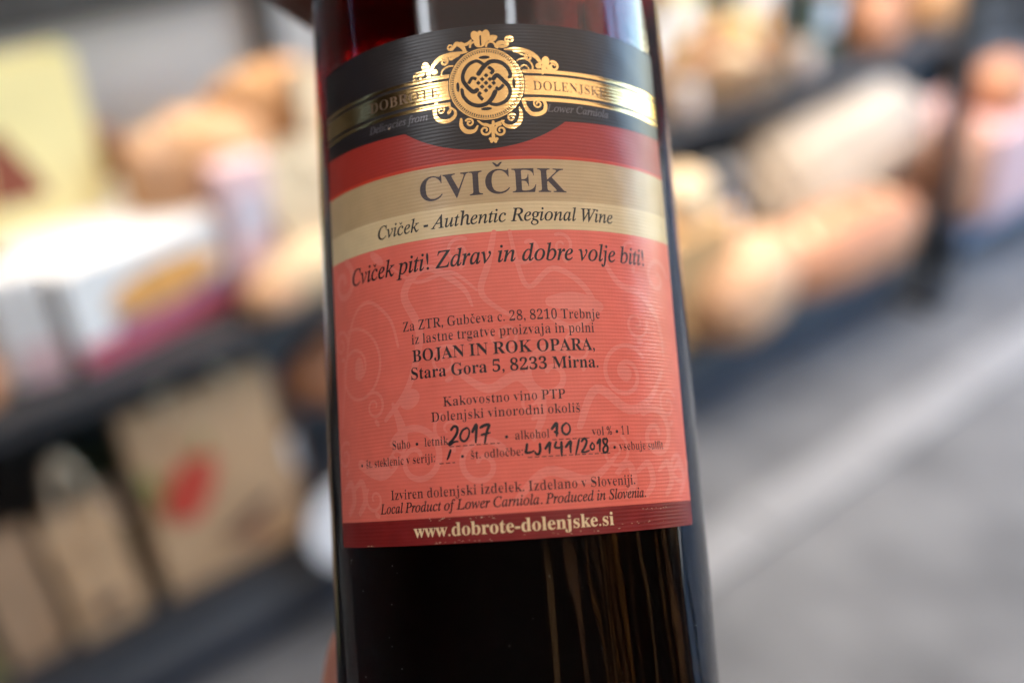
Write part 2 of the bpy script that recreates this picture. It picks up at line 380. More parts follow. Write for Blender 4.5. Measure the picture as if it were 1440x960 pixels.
packet(2.46, .58, .576, .10, .08, .30, M_white, 'white packet at the right end of the middle board')
packet(2.74, .56, .576, .14, .08, .25, M_teal, 'dark green packet right of the white packet on the middle board')
packet(1.92, .22, .212, .10, .08, .30, M_panlow, 'grey packet behind the round pinkish loaf')
gT = 'breads at the far end of the middle board'
loaf(2.95, .50, .576, .30, .18, .17, M_crust3, .4, 'orange brown loaf behind the tent post on the middle board', 3, 61, gT)
loaf(3.30, .50, .576, .28, .18, .15, M_crust, -.2, 'dark tan loaf at the far right end of the middle board', 3, 62, gT)
loaf(3.10, .58, .75, .34, .15, .13, M_olive, .1, 'olive yellow loaf lying across two breads at the far right', 3, 63, gT)
loaf(2.70, .50, .80, .22, .14, .12, M_crust2, .1, 'floured loaf on top of the dark green packet', 2, 64, gT)
# right-hand side
gR = 'big breads lying on the right of the lower shelf'
loaf(1.80, .03, .212, .42, .22, .19, M_crust2, .35, 'round pinkish loaf nearest the right edge of the bottle', 2, 31, gR)
loaf(2.18, .02, .212, .60, .23, .165, M_crust3, .0, 'long orange brown loaf in the middle of the right lower shelf', 4, 33, gR)
cr = stall_empty('tan_crate', 1.60, .10, .212, .05); tag(cr, 'tan wooden box standing close to the right side of the bottle', 'crate')
M_tan = mat('tan_wood', (.55, .31, .12), .6, bump=.3, var=.15)
for k in range(3):
    box('board', (0, -.09, .045 + k * .09), (.26, .014, .085), M_tan, cr, bev=.003); box('board', (0, .09, .045 + k * .09), (.26, .014, .085), M_tan, cr, bev=.003)
    box('end_board', (-.123, 0, .045 + k * .09), (.014, .165, .085), M_tan, cr, bev=.003); box('end_board', (.123, 0, .045 + k * .09), (.014, .165, .085), M_tan, cr, bev=.003)
box('lid', (0, 0, .277), (.28, .2, .012), M_tan, cr, bev=.003)
loaf(1.64, .10, .496, .16, .14, .11, M_pale, .2, 'bright cream roll sitting on the tan box', 1, 41, None, 'bread_roll')
# cream wrapped parcel
bm = bmesh.new()
vs = [(-.36, -.13, 0), (.36, -.13, 0), (.36, .16, 0), (-.36, .16, 0), (-.34, -.10, .12), (.36, -.12, .25), (.34, .15, .34), (-.30, .14, .30)]
V = [bm.verts.new(v) for v in vs]
for f in ((0, 3, 2, 1), (4, 5, 6, 7), (0, 1, 5, 4), (1, 2, 6, 5), (2, 3, 7, 6), (3, 0, 4, 7)): bm.faces.new([V[i] for i in f])
bmesh.ops.bevel(bm, geom=list(bm.edges), offset=.04, segments=4, affect='EDGES')
bmesh.ops.subdivide_edges(bm, edges=bm.edges[:], cuts=2, use_grid_fill=True)
for v in bm.verts: v.co += Vector((1, 1, 1)) * .012 * noise.noise(v.co * 14)
par = stall_empty('cloth_parcel', 2.52, .29, .212); tag(par, 'pale cream cloth covered bread basket behind the long orange loaf', 'basket')
bm_obj('cloth', bm, mat('cream_cloth', (.46, .36, .26), .8, bump=.5, bscale=25, var=.06), par, True)
loaf(2.72, .02, .212, .26, .16, .26, M_crust3, .3, 'orange tan loaf leaning at the right end of the lower shelf', 2, 35, gR)
# basket of rolls on the middle board
def basket(s, t, z, rx, ry, h, label):
    root = stall_empty('wicker_basket', s, t, z); tag(root, label, 'basket', 'wicker baskets on the right middle board')
    for k in range(7):
        bm = bmesh.new(); f = 1 + .02 * k
        pts = [(rx * f * cos(a) , ry * f * sin(a), .012 + k * h / 7 + .003 * sin(a * 12 + k * pi)) for a in [2 * pi * q / 48 for q in range(49)]]
        tube(bm, pts, h / 13, 6); bm_obj('woven_ring', bm, M_wick, root, True)
    bm = bmesh.new(); r = bmesh.ops.create_cone(bm, cap_ends=True, segments=32, radius1=1, radius2=1, depth=.01)
    bmesh.ops.transform(bm, matrix=Matrix.Translation((0, 0, .008)) @ Matrix.Diagonal((rx, ry, 1, 1)), verts=r['verts']); bm_obj('basket_floor', bm, M_wick, root)
    return root
basket(1.76, .52, .576, .20, .14, .12, 'wicker basket of yellow and brown rolls nearest the bottle')
basket(2.24, .52, .576, .22, .14, .12, 'wicker basket of mixed rolls left of the tent post')
proto = None; k = 0
rolls = []
for (cs, ct, rx, ry) in ((1.76, .52, .19, .13), (2.24, .52, .21, .13)):
    for lay in range(3):
        for i in range(9 - 2 * lay):
            a = 2 * pi * i / (9 - 2 * lay) + lay; q = (.72 - .22 * lay) if i else .05
            rolls.append((cs + rx * q * cos(a), ct + ry * q * sin(a), .60 + lay * .06, ('bottom layer', 'middle layer', 'top')[lay]))
mats = [M_olive, M_crust, M_pale, M_crust3, M_olive, M_crust2]
names = {M_olive: 'olive yellow', M_crust: 'dark tan', M_pale: 'pale cream', M_crust3: 'orange brown', M_crust2: 'floured'}
me0 = {}
rr = random.Random(5)
for i, (s, t, z, lay) in enumerate(rolls):
    m = rr.choice(mats); side = 'nearest the bottle' if s < 1.99 else 'left of the tent post'
    if m not in me0:
        bm = bmesh.new(); bmesh.ops.create_icosphere(bm, subdivisions=3, radius=1)
        for v in bm.verts: v.co *= 1 + .08 * noise.noise(v.co * 2 + Vector((i, 0, 0)))
        me = bpy.data.meshes.new('roll'); bm.to_mesh(me); bm.free(); me.shade_smooth(); me.materials.append(m); me0[m] = me
    o = link(bpy.data.objects.new('bread_roll', me0[m])); o.location = P(s, t, z + .02); f = rr.uniform(.85, 1.1)
    o.scale = (.052 * f, .044 * f, .036 * f); o.rotation_euler = (rr.uniform(-.4, .4), rr.uniform(-.4, .4), rr.uniform(0, 3))
    tag(o, 'small %s roll, %s of heap in basket %s' % (names[m], lay, side), 'bread roll', '%s rolls, %s, basket %s' % (names[m], lay, side))
# small jars
M_jar = mat('jar_pale', (.62, .48, .40), .25, coat=.5); M_lid = mat('jar_lid', (.55, .50, .45), .3, metal=.6)
for i, (s, t) in enumerate(((2.0, .42), (2.52, .44))):
    j = stall_empty('preserve_jar', s, t, .576); tag(j, ['pale jar of preserve between the two wicker baskets', 'pale jar of preserve right of the second basket'][i], 'jar', 'jars of preserve on the right middle board')
    lathe('glass', [(.034, 0), (.038, .006), (.038, .07), (.03, .08)], M_jar, j, 32); lathe('lid', [(.032, .0805), (.033, .083), (.033, .096), (.03, .098)], M_lid, j, 32)
# beyond the post
loaf(3.05, .10, .43, .26, .18, .14, M_crust3, .2, 'dark orange loaf on the pink tray stack beyond the tent post', 3, 51)
tr = stall_empty('pink_tray', 3.08, .10, .1465); tag(tr, 'stack of pale pink trays on the low blue grey table', 'tray')
M_tray = mat('pink_tray_plastic', (.66, .40, .36), .45, var=.1)
for k in range(4): box('tray', (0, .03, .034 + k * .071), (.56 - .012 * (k % 2), .36, .066), M_tray, tr, bev=.012)

# ================================================================== ADDED TENT (made up to shade the place and light it through its roof)
M_roof = bpy.data.materials.new('tent_canvas'); M_roof.use_nodes = True
nt = M_roof.node_tree; b = nt.nodes['Principled BSDF']; out = nt.nodes['Material Output']
b.inputs['Base Color'].default_value = (.20, .12, .11, 1); b.inputs['Roughness'].default_value = .9
tl = nt.nodes.new('ShaderNodeBsdfTranslucent'); tl.inputs[0].default_value = (.60, .48, .38, 1)
mx = nt.nodes.new('ShaderNodeMixShader'); mx.inputs[0].default_value = .12
nt.links.new(b.outputs[0], mx.inputs[1]); nt.links.new(tl.outputs[0], mx.inputs[2]); nt.links.new(mx.outputs[0], out.inputs[0])
M_roof2 = M_roof.copy(); M_roof2.name = 'bright_fill_canvas'; M_roof2.node_tree.nodes['Translucent BSDF'].inputs[0].default_value = (.92, .79, .63, 1); M_roof2.node_tree.nodes['Mix Shader'].inputs[0].default_value = .70; M_roof2.node_tree.nodes['Principled BSDF'].inputs[0].default_value = (.7, .68, .64, 1)
M_glint = bpy.data.materials.new('glint_canvas'); M_glint.use_nodes = True
nt = M_glint.node_tree; b = nt.nodes['Principled BSDF']; out = nt.nodes['Material Output']; b.inputs['Base Color'].default_value = (.9, .9, .9, 1)
tl = nt.nodes.new('ShaderNodeBsdfTranslucent'); tl.inputs[0].default_value = (.95, .94, .90, 1)
mx = nt.nodes.new('ShaderNodeMixShader'); mx.inputs[0].default_value = .95
nt.links.new(b.outputs[0], mx.inputs[1]); nt.links.new(tl.outputs[0], mx.inputs[2]); nt.links.new(mx.outputs[0], out.inputs[0])
M_wall = mat('dark_blocking_canvas', (.03, .028, .03), .9, bump=.2)
tent = empty('added_tent'); tag(tent, 'unseen tent added to shape the light, canvas roof and dark walls', 'tent')
X0, X1, Y0, Y1, ZR = -3.0, 2.2, -1.2, 6.0, 2.5
def sheet(name, x0, x1, y0, y1, z, m): return mesh_obj(name, [(x0, y0, z), (x1, y0, z), (x1, y1, z), (x0, y1, z)], [(0, 1, 2, 3)], m, tent)
# roof sheets round two bright patches added to make glints on the glass
wA = (-.86, -.66, -.34, .45); wB = (.285, .365, -.33, .45)
M_shade = mat('dark_shade_sheet', (.05, .035, .035), .7, bump=.2)
M_roofR = M_roof.copy(); M_roofR.name = 'brighter_canvas_side'; M_roofR.node_tree.nodes['Mix Shader'].inputs[0].default_value = .22  # brighter copy of the canvas, added to light the label from the right
XT, XS, YF = -.92, .62, 1.35
sheet('shade_sheet', X0, XT, Y0, Y1, ZR, M_shade)  # opaque sheet added to darken the left side of the label
sheet('roof_canvas', XT, XS, .45, YF, ZR, M_roof); sheet('roof_canvas', XT, XS, Y0, -.34, ZR, M_roof)
sheet('roof_canvas', XT, wA[0], -.34, .45, ZR, M_roof); sheet('roof_canvas', wA[1], wB[0], -.34, .45, ZR, M_roof)
sheet('roof_canvas', wB[1], XS, -.34, .45, ZR, M_roof); sheet('roof_side', XS, X1, Y0, YF, ZR, M_roofR)
sheet('roof_front', XT, X1, YF, Y1, ZR, M_roof2)  # passes more sun than the rest, added to brighten the stall
sheet('glint_patch', wA[0], wA[1], -.34, .45, ZR + .001, M_glint); sheet('glint_patch', wB[0], wB[1], -.34, .45, ZR + .001, M_glint)
mesh_obj('blocking_wall', [(X0, Y0, 0), (X0, Y1, 0), (X0, Y1, ZR - .01), (X0, Y0, ZR - .01)], [(0, 1, 2, 3)], M_wall, tent)  # unseen dark walls added so the bottle reflects black
mesh_obj('blocking_wall', [(X0, Y0, 0), (X1, Y0, 0), (X1, Y0, ZR - .01), (X0, Y0, ZR - .01)], [(0, 1, 2, 3)], M_wall, tent)
mesh_obj('blocking_wall', [(X1 - .01, Y0, 0), (X1 - .01, .62, 0), (X1 - .01, .62, ZR - .01), (X1 - .01, Y0, ZR - .01)], [(0, 1, 2, 3)], M_wall, tent)
mesh_obj('added_rear_wall', [(1.2, 5.2, 0), (6.5, 5.6, 0), (6.5, 5.6, 2.6), (1.2, 5.2, 2.6)], [(0, 1, 2, 3)], mat('added_rear_canvas', (.035, .028, .022), .9, var=.2, vscale=3), tent)  # dark sheet added to hide the bright sky behind the shelf
hb = empty('unseen_hedge', (6.2, 1.5, 0)); tag(hb, 'dark hedge closing the street outside the tent on the right', 'unseen_hedge')  # unseen, added to keep sunlit ground out of the bottle reflections
bm = bmesh.new(); add_box(bm, (0, 0, .5), (.8, 9, 1.0)); bmesh.ops.subdivide_edges(bm, edges=bm.edges[:], cuts=24, use_grid_fill=True)
for v in bm.verts: v.co += Vector((1, 1, 1)) * .16 * noise.noise(v.co * 3.1) * (v.co.z > .05)
bm_obj('foliage', bm, mat('unseen_hedge_leaves', (.05, .08, .03), .8, bump=1, var=.5, vscale=8), hb)
for (x, y) in ((X1 - .04, .86), (X1 - .04, -1.17), (X1 - .04, 5.9)):
    bm = bmesh.new(); tube(bm, [(x, y, 0), (x, y, ZR - .01)], .03, 12); bm_obj('pole', bm, M_dark, tent, True)
refl_planks = empty('reflection_planks', (1.9, -1.10, 0)); tag(refl_planks, 'unseen brown planks added behind the viewer to reflect as streaks in the glass', 'screen')  # unseen planks, added for brown reflected streaks on the bottle
M_plank = mat('brown_plank', (.55, .32, .14), .6, bump=.4, var=.45, vscale=3)
PM = [M_plank, mat('amber_plank', (.75, .36, .10), .6, bump=.4, var=.5, vscale=4), mat('dark_plank', (.42, .22, .10), .6, bump=.4, var=.5, vscale=4)]
pm = None
for i in range(9):
    if i in (1, 3): continue
    if pm is None: o = box('plank', (0, 0, 1.1), (.1, .02, 2.2), M_plank, refl_planks, bev=.004); pm = o.data
    else: o = link(bpy.data.objects.new('plank', pm), refl_planks)
    o.material_slots[0].link = 'OBJECT'; o.material_slots[0].material = PM[i % 3]
    o.location = (-1.5 + i * .215, random.uniform(-.01, .01), 0); o.scale = ((1.4, .35, 1, .5, .3, .3, .9, .3, 1.6)[i], 1, 1)

refl_planks2 = empty('reflection_planks', (2.13, -.2, 0), R_(90)); tag(refl_planks2, 'unseen short brown planks added on the right wall to reflect in the glass', 'screen')  # more unseen planks added for reflections on the right of the glass
for i, (x, wd) in enumerate(((-.72, 1.3), (-.42, .35), (-.15, .9), (.22, .3), (.42, 1.2), (.66, .5))):
    o = link(bpy.data.objects.new('plank', pm), refl_planks2); o.material_slots[0].link = 'OBJECT'; o.material_slots[0].material = PM[(i + 1) % 3]
    o.location = (x, 0, -.25 * (i % 2)); o.scale = (wd, 1, 1)
# ================================================================== THE BOTTLE  (local mm frame -> metres; origin at its base)
BM = Matrix(((.99996428, -.00652223, .00537532), (.00175712, .78252593, .62261552), (-.00826717, -.62258384, .78250944)))
B0 = CAM + Vector((-.00158323, .17350091, -.1546249))       # point on the axis level with the camera
ZB = -50.0                                                  # base of the bottle in the label frame (mm)
def Lz(z): return (z - ZB) * .001
bottle = empty('wine_bottle'); bottle.matrix_world = Matrix.Translation(B0 + BM @ Vector((0, 0, ZB * .001))) @ BM.to_4x4()
tag(bottle, 'dark red wine bottle with a coral, cream and black gold emblem label, held up close', 'bottle')
M_glass = bpy.data.materials.new('bottle_glass'); M_glass.use_nodes = True; b = M_glass.node_tree.nodes['Principled BSDF']
b.inputs['Base Color'].default_value = (.93, .95, .93, 1); b.inputs['Transmission Weight'].default_value = 1; b.inputs['Roughness'].default_value = .0; b.inputs['IOR'].default_value = 1.5
nt = M_glass.node_tree; tc = nt.nodes.new('ShaderNodeTexCoord'); mp = nt.nodes.new('ShaderNodeMapping'); mp.inputs['Scale'].default_value = (1, 1, .12)
nz = nt.nodes.new('ShaderNodeTexNoise'); nz.inputs['Scale'].default_value = 70; nz.inputs['Detail'].default_value = 2
bp = nt.nodes.new('ShaderNodeBump'); bp.inputs['Strength'].default_value = .22; bp.inputs['Distance'].default_value = .003
nt.links.new(tc.outputs['Object'], mp.inputs[0]); nt.links.new(mp.outputs[0], nz.inputs[0]); nt.links.new(nz.outputs[0], bp.inputs['Height']); nt.links.new(bp.outputs[0], b.inputs['Normal'])
M_wine = bpy.data.materials.new('red_wine'); M_wine.use_nodes = True; b = M_wine.node_tree.nodes['Principled BSDF']
b.inputs['Transmission Weight'].default_value = 1; b.inputs['Roughness'].default_value = 0; b.inputs['IOR'].default_value = .89; b.inputs['Base Color'].default_value = (1, 1, 1, 1)
va = M_wine.node_tree.nodes.new('ShaderNodeVolumeAbsorption'); va.inputs[0].default_value = (.87, .0, .02, 1); va.inputs[1].default_value = 160
M_wine.node_tree.links.new(va.outputs[0], M_wine.node_tree.nodes['Material Output'].inputs['Volume'])
sm = nt.nodes.new('ShaderNodeTexNoise'); sm.inputs['Scale'].default_value = 95; sm.inputs['Detail'].default_value = 8; sm.inputs['Roughness'].default_value = .7
sr = nt.nodes.new('ShaderNodeMapRange'); sr.inputs[1].default_value = .5; sr.inputs[2].default_value = .72; sr.inputs[3].default_value = 0.0; sr.inputs[4].default_value = .16
nt.links.new(tc.outputs['Object'], sm.inputs[0]); nt.links.new(sm.outputs[0], sr.inputs[0]); nt.links.new(sr.outputs[0], nt.nodes['Principled BSDF'].inputs['Roughness'])
def arc(cx, cz, r, a0, a1, n): return [(cx + r * cos(a0 + (a1 - a0) * i / n), cz + r * sin(a0 + (a1 - a0) * i / n)) for i in range(n + 1)]
def prof(pts): return [(r * .001, Lz(z)) for r, z in pts]
shoulder = [(14.8 + (41 - 14.8) * (.5 + .5 * cos(pi * q)) , 138 + 46 * q) for q in [i / 16 for i in range(17)]]
outer = [(30, -50)] + arc(36, -45, 5, -pi / 2, 0, 6) + [(41, z) for z in range(-38, 138, 8)] + shoulder + [(14.6, 200), (14.4, 240), (16, 241), (16, 248), (14.5, 249)]
inner = [(28, -44)] + arc(33, -39, 4.6, -pi / 2, 0, 6) + [(37.6, z) for z in range(-32, 134, 8)] + [(r - 3.4, z - 1) for r, z in shoulder] + [(11, 200), (10.6, 222)]
lathe('glass_body', prof(outer), M_glass, bottle, 192)
lathe('wine', prof(inner), M_wine, bottle, 160)
lathe('capsule', prof([(15.3, 196), (15.1, 238), (16.7, 240.5), (16.7, 248.5), (15, 250.2)]), mat('maroon_capsule', (.12, .01, .02), .35, metal=.4), bottle, 64)

RL = 41.10
vs, fs = [], []
for i in range(49):
    a = R_(112 + 136 * i / 48)
    for z in (-36, 101): vs.append((.04108 * sin(a), -.04108 * cos(a), Lz(z)))
for i in range(48): fs.append((2 * i, 2 * i + 2, 2 * i + 3, 2 * i + 1))
mesh_obj('added_rear_label', vs, fs, mat('added_label_paper', (.10, .05, .04), .6), bottle, True)  # unseen label added to block light coming through the wine from behind
XC = -.5
def wrap(x, z, h):
    a = x / 41.0; r = (RL + h) * .001
    return (r * sin(a), -r * cos(a), Lz(z))
def paperize(m, base_rough):
    # laid ribs plus a faint waviness of the glued sheet
    """fine horizontal laid ribs of the label paper (relief) on an existing material"""
    nt = m.node_tree; N = nt.nodes; L = nt.links; b = N['Principled BSDF']
    tc = N.new('ShaderNodeTexCoord'); sp = N.new('ShaderNodeSeparateXYZ'); L.new(tc.outputs['Object'], sp.inputs[0])
    nz = N.new('ShaderNodeTexNoise'); mp = N.new('ShaderNodeMapping'); mp.inputs['Scale'].default_value = (60, 60, 500); L.new(tc.outputs['Object'], mp.inputs[0]); L.new(mp.outputs[0], nz.inputs[0]); nz.inputs['Scale'].default_value = 1; nz.inputs['Detail'].default_value = 3
    ml = N.new('ShaderNodeMath'); ml.operation = 'MULTIPLY'; L.new(sp.outputs['Z'], ml.inputs[0]); ml.inputs[1].default_value = 2 * pi / .00072
    ad = N.new('ShaderNodeMath'); ad.operation = 'MULTIPLY_ADD'; L.new(nz.outputs[0], ad.inputs[0]); ad.inputs[1].default_value = 5.5; L.new(ml.outputs[0], ad.inputs[2])
    sn = N.new('ShaderNodeMath'); sn.operation = 'SINE'; L.new(ad.outputs[0], sn.inputs[0])
    fi = N.new('ShaderNodeTexNoise'); fi.inputs['Scale'].default_value = 2600; fi.inputs['Detail'].default_value = 3; L.new(tc.outputs['Object'], fi.inputs[0])
    hs = N.new('ShaderNodeMath'); hs.operation = 'MULTIPLY_ADD'; L.new(fi.outputs[0], hs.inputs[0]); hs.inputs[1].default_value = 1.3; L.new(sn.outputs[0], hs.inputs[2])
    bp = N.new('ShaderNodeBump'); bp.inputs['Strength'].default_value = 1; bp.inputs['Distance'].default_value = .0000075
    L.new(hs.outputs[0], bp.inputs['Height'])
    wv = N.new('ShaderNodeTexNoise'); wv.inputs['Scale'].default_value = 55; wv.inputs['Detail'].default_value = 2; L.new(tc.outputs['Object'], wv.inputs[0])
    b2 = N.new('ShaderNodeBump'); b2.inputs['Strength'].default_value = 1; b2.inputs['Distance'].default_value = .0006
    L.new(wv.outputs[0], b2.inputs['Height']); L.new(b2.outputs[0], bp.inputs['Normal']); L.new(bp.outputs[0], b.inputs['Normal'])
    return m
def pap(name, col, rough=.33, metal=0, var=.05):
    return paperize(mat(name, col, rough, metal, var=var, vscale=260, spec=.5), rough)
MP_coral = pap('coral_print', (.85, .170, .116)); MP_black = pap('black_print', (.016, .009, .007), .36, var=.15)
MP_red = pap('red_print_band', (.40, .030, .016), .40); MP_red2 = pap('bright_red_line', (.62, .055, .02), .40)
MP_cream1 = pap('tan_print', (.56, .39, .20)); MP_cream2 = pap('cream_print', (.76, .58, .32))
MP_dred = pap('dark_red_print', (.22, .012, .010), .36, var=.12)
MP_wm = pap('watermark_print', (.875, .232, .172)); MP_ink = pap('ink_print', (.012, .009, .010), .4, var=0)
MP_ink2 = pap('soft_ink_print', (.05, .032, .034), .45, var=.2); MP_gold = pap('gold_foil', (.84, .54, .22), .16, 1.0, var=.1)
MP_gold2 = pap('engraved_gold', (.20, .11, .055), .45, 0.0, var=.3); MP_txtcream = pap('cream_lettering', (.85, .64, .36), .45)
MP_silver = pap('grey_lettering', (.16, .145, .15), .35, .3, var=.2); MP_pen = mat('marker_ink', (.015, .013, .014), .3)
MP_wear = mat('worn_paper_fleck', (.62, .45, .30), .7)

def band(name, x0, x1, zlo, zhi, h, m, parent, step=.8, nz=1):
    n = max(2, int((x1 - x0) / step)); vs, fs = [], []
    for i in range(n + 1):
        x = x0 + (x1 - x0) * i / n; a = zlo(x) if callable(zlo) else zlo; b_ = zhi(x) if callable(zhi) else zhi
        for k in range(nz + 1): vs.append(wrap(x, a + (b_ - a) * k / nz, h))
    for i in range(n):
        for k in range(nz):
            a = i * (nz + 1) + k; c = a + nz + 1; fs.append((a, c, c + 1, a + 1))
    return mesh_obj(name, vs, fs, m, parent, True)
# paper label with real thickness
XL, XR, ZT, ZBt = -43.0, 42.4, 106.3, 5.9
n = 110; vs, fs = [], []
def corner(x, hi):
    d = min(x - XL, XR - x); r = 1.0
    k = r - math.sqrt(max(0, r * r - (r - d) ** 2)) if d < r else 0
    return (ZT - k) if hi else (ZBt + k)
cols = [XL + .0001, XL + .3, XL + .6] + [XL + 1 + (XR - XL - 2) * i / n for i in range(n + 1)] + [XR - .6, XR - .3, XR - .0001]
for x in cols:
    for (z, h) in ((corner(x, 0), -.09), (corner(x, 0), 0), (corner(x, 1), 0), (corner(x, 1), -.09)): vs.append(wrap(x, z, h))
for i in range(len(cols) - 1):
    for k in range(3): fs.append((i * 4 + k, i * 4 + 4 + k, i * 4 + 5 + k, i * 4 + 1 + k))
fs.append((0, 1, 2, 3)); e = (len(cols) - 1) * 4; fs.append((e, e + 3, e + 2, e + 1))
label = mesh_obj('label', vs, fs, MP_coral, bottle)
label['label'] = 'coral paper label with black and gold top, cream title bands and dark red foot'
H1, H2, H3, H4, H5 = .012, .022, .034, .046, .056
band('red_band', XL + .05, XR - .05, 78.3, 90.0, H1, MP_red, label)
band('bright_red_line', XL + .05, XR - .05, 78.3, 78.95, H2, MP_red2, label)
band('title_band', XL + .05, XR - .05, 69.9, 78.3, H1, MP_cream1, label)
band('subtitle_band', XL + .05, XR - .05, 64.15, 69.9, H1, MP_cream2, label)
band('foot_band', XL + .05, XR - .05, lambda x: corner(x, 0), 10.77, H1, MP_dred, label)
def plate_lo(x):
    c = -1.6; d = abs(x - c)
    if d < 16.3: 
        return 80.7 + 27.0 - math.sqrt(27.0 ** 2 - d * d)
    return 86.2 + .8 * min(1, (d - 16.3) / 26)
band('black_panel', XL + .05, XR - .05, plate_lo, lambda x: corner(x, 1), H2, MP_black, label, step=.4, nz=1)

# ---- ribbons
def catmull(pts, sub=6, closed=False):
    out = []; n = len(pts)
    for i in range(n if closed else n - 1):
        p0 = pts[(i - 1) % n] if closed or i > 0 else pts[0]; p1 = pts[i]; p2 = pts[(i + 1) % n]; p3 = pts[(i + 2) % n] if closed or i + 2 < n else p2
        for k in range(sub):
            t = k / sub
            out.append(tuple(.5 * ((2 * p1[j]) + (-p0[j] + p2[j]) * t + (2 * p0[j] - 5 * p1[j] + 4 * p2[j] - p3[j]) * t * t + (-p0[j] + 3 * p1[j] - 3 * p2[j] + p3[j]) * t ** 3) for j in range(len(p1))))
    out.append(tuple(pts[0] if closed else pts[-1])); return out
class Flat:
    """collects flat shapes in label millimetres; every shape gets its own hair of height so none share a plane"""
    def __init__(s, h): s.v = []; s.f = []; s.h = h; s.n = 0
    def lift(s): s.n += 1; return s.h + .00035 * (s.n % 24)
    def ribbon(s, pts, cap=True):           # pts: (x, z, width)
        h = s.lift(); b = len(s.v); n = len(pts); P_ = []
        for i, (x, z, w_) in enumerate(pts):
            a = pts[max(0, i - 1)]; c = pts[min(n - 1, i + 1)]; dx, dz = c[0] - a[0], c[1] - a[1]; l = math.hypot(dx, dz) or 1
            P_.append((x, z, -dz / l * w_ / 2, dx / l * w_ / 2))
        for x, z, nx, nz_ in P_: s.v += [wrap(x + nx, z + nz_, h), wrap(x - nx, z - nz_, h)]
        for i in range(n - 1): s.f.append((b + 2 * i, b + 2 * i + 1, b + 2 * i + 3, b + 2 * i + 2))
        if cap:
            for q in (0, -1):
                if pts[q][2] > .12: s.disc(pts[q][0], pts[q][1], pts[q][2] / 2, n=10)
    def curve(s, pts, w0, w1=None, wm=None, sub=6, cap=True):
        w1 = w0 if w1 is None else w1; c = catmull(pts, sub); m = len(c) - 1; out = []
        for i, p in enumerate(c):
            t = i / m; w_ = w0 + (w1 - w0) * t
            if wm is not None: w_ = w_ + (wm - (w0 + w1) / 2) * sin(pi * t)
            out.append((p[0], p[1], w_))
        s.ribbon(out, cap)
    def disc(s, x, z, r, rz=None, n=24, rot=0):
        rz = rz or r; h = s.lift(); b = len(s.v); s.v.append(wrap(x, z, h)); K_ = max(1, int(r / .7))
        for k in range(1, K_ + 1):
            for i in range(n):
                a = 2 * pi * i / n; u, v = r * cos(a) * k / K_, rz * sin(a) * k / K_
                s.v.append(wrap(x + u * cos(rot) - v * sin(rot), z + u * sin(rot) + v * cos(rot), h))
        for i in range(n): s.f.append((b, b + 1 + i, b + 1 + (i + 1) % n))
        for k in range(K_ - 1):
            for i in range(n):
                j = (i + 1) % n; c = b + 1 + k * n; s.f.append((c + i, c + n + i, c + n + j, c + j))
    def ring(s, x, z, r0, r1, n=96):
        h = s.lift(); b = len(s.v)
        for i in range(n):
            a = 2 * pi * i / n; s.v += [wrap(x + r0 * cos(a), z + r0 * sin(a), h), wrap(x + r1 * cos(a), z + r1 * sin(a), h)]
        for i in range(n): j = (i + 1) % n; s.f.append((b + 2 * i, b + 2 * i + 1, b + 2 * j + 1, b + 2 * j))
    def spiral(s, x, z, r0, r1, a0, turns, w0, w1, n=40):
        out = []
        for i in range(n + 1):
            t = i / n; a = a0 + turns * 2 * pi * t; r = r0 + (r1 - r0) * t
            out.append((x + r * cos(a), z + r * sin(a), w0 + (w1 - w0) * t))
        s.ribbon(out); 
    def build(s, name, m, parent): return mesh_obj(name, s.v, s.f, m, parent, False)

# ---- gold straps either side of the medallion
for x0, x1 in ((XL + .05, -7.9), (6.6, XR - .05)):
    band('gold_strap', x0, x1, 91.55, 95.45, H3, MP_gold, label)
    band('gold_line', x0, x1, 96.0, 96.75, H3, MP_gold, label)
    band('gold_line', x0, x1, 90.2, 90.95, H3, MP_gold, label)
# ---- medallion; artwork laid out on a 1/37.2 mm grid centred on the medallion
EX, EZ, ER = -.62, 94.0, 7.55
K = 1 / 37.2; CT, ST_ = cos(R_(3.9)), sin(R_(3.9))
def E_(px, py):
    dx, dy = (px - 660) * K, -(py - 480) * K
    return (EX + dx * CT + dy * ST_ * 1.0, EZ + dy * CT - dx * -ST_ * 1.0) if False else (EX + dx * CT - dy * ST_, EZ + dy * CT + dx * ST_)
def E(px, py):            # picture tilt removed: the label hangs 3.9 degrees anticlockwise in the picture
    dx, dy = (px - 660) * K, -(py - 480) * K
    return (EX + dx * CT + dy * ST_, EZ - dx * ST_ + dy * CT)
def EL(l): return [E(*p) for p in l]
G = Flat(H4)
G2 = Flat(H5 + .012)
# palmette at the top
for (x, y, rx, ry, ro) in ((575, 112, 30, 44, .35), (612, 120, 26, 52, .08), (650, 112, 32, 52, -.18), (700, 128, 34, 26, .1), (720, 118, 18, 14, 0), (610, 165, 42, 34, 0)):
    X, Z = E(x, y); G.disc(X, Z, rx * K, ry * K, rot=ro)
for cx in (572, 690):
    X, Z = E(cx, 190); G.spiral(X, Z, 34 * K, 34 * K, -.1, .53, 15 * K, 15 * K)
G.curve(EL([(500, 225), (480, 190), (440, 165), (415, 190), (385, 205)]), 26 * K, 10 * K, 34 * K)
X, Z = E(392, 188); G.spiral(X, Z, 26 * K, 8 * K, 0, -1.3, 15 * K, 9 * K); 
G.curve(EL([(470, 160), (500, 175), (530, 160), (545, 140)]), 18 * K, 10 * K, 24 * K)
G.curve(EL([(735, 200), (745, 165), (785, 160), (815, 180)]), 22 * K, 12 * K, 30 * K)
G.curve(EL([(760, 190), (800, 185), (815, 160), (795, 135), (808, 108)]), 24 * K, 10 * K)
X, Z = E(830, 132); G.spiral(X, Z, 27 * K, 9 * K, 2.6, -1.4, 14 * K, 9 * K)
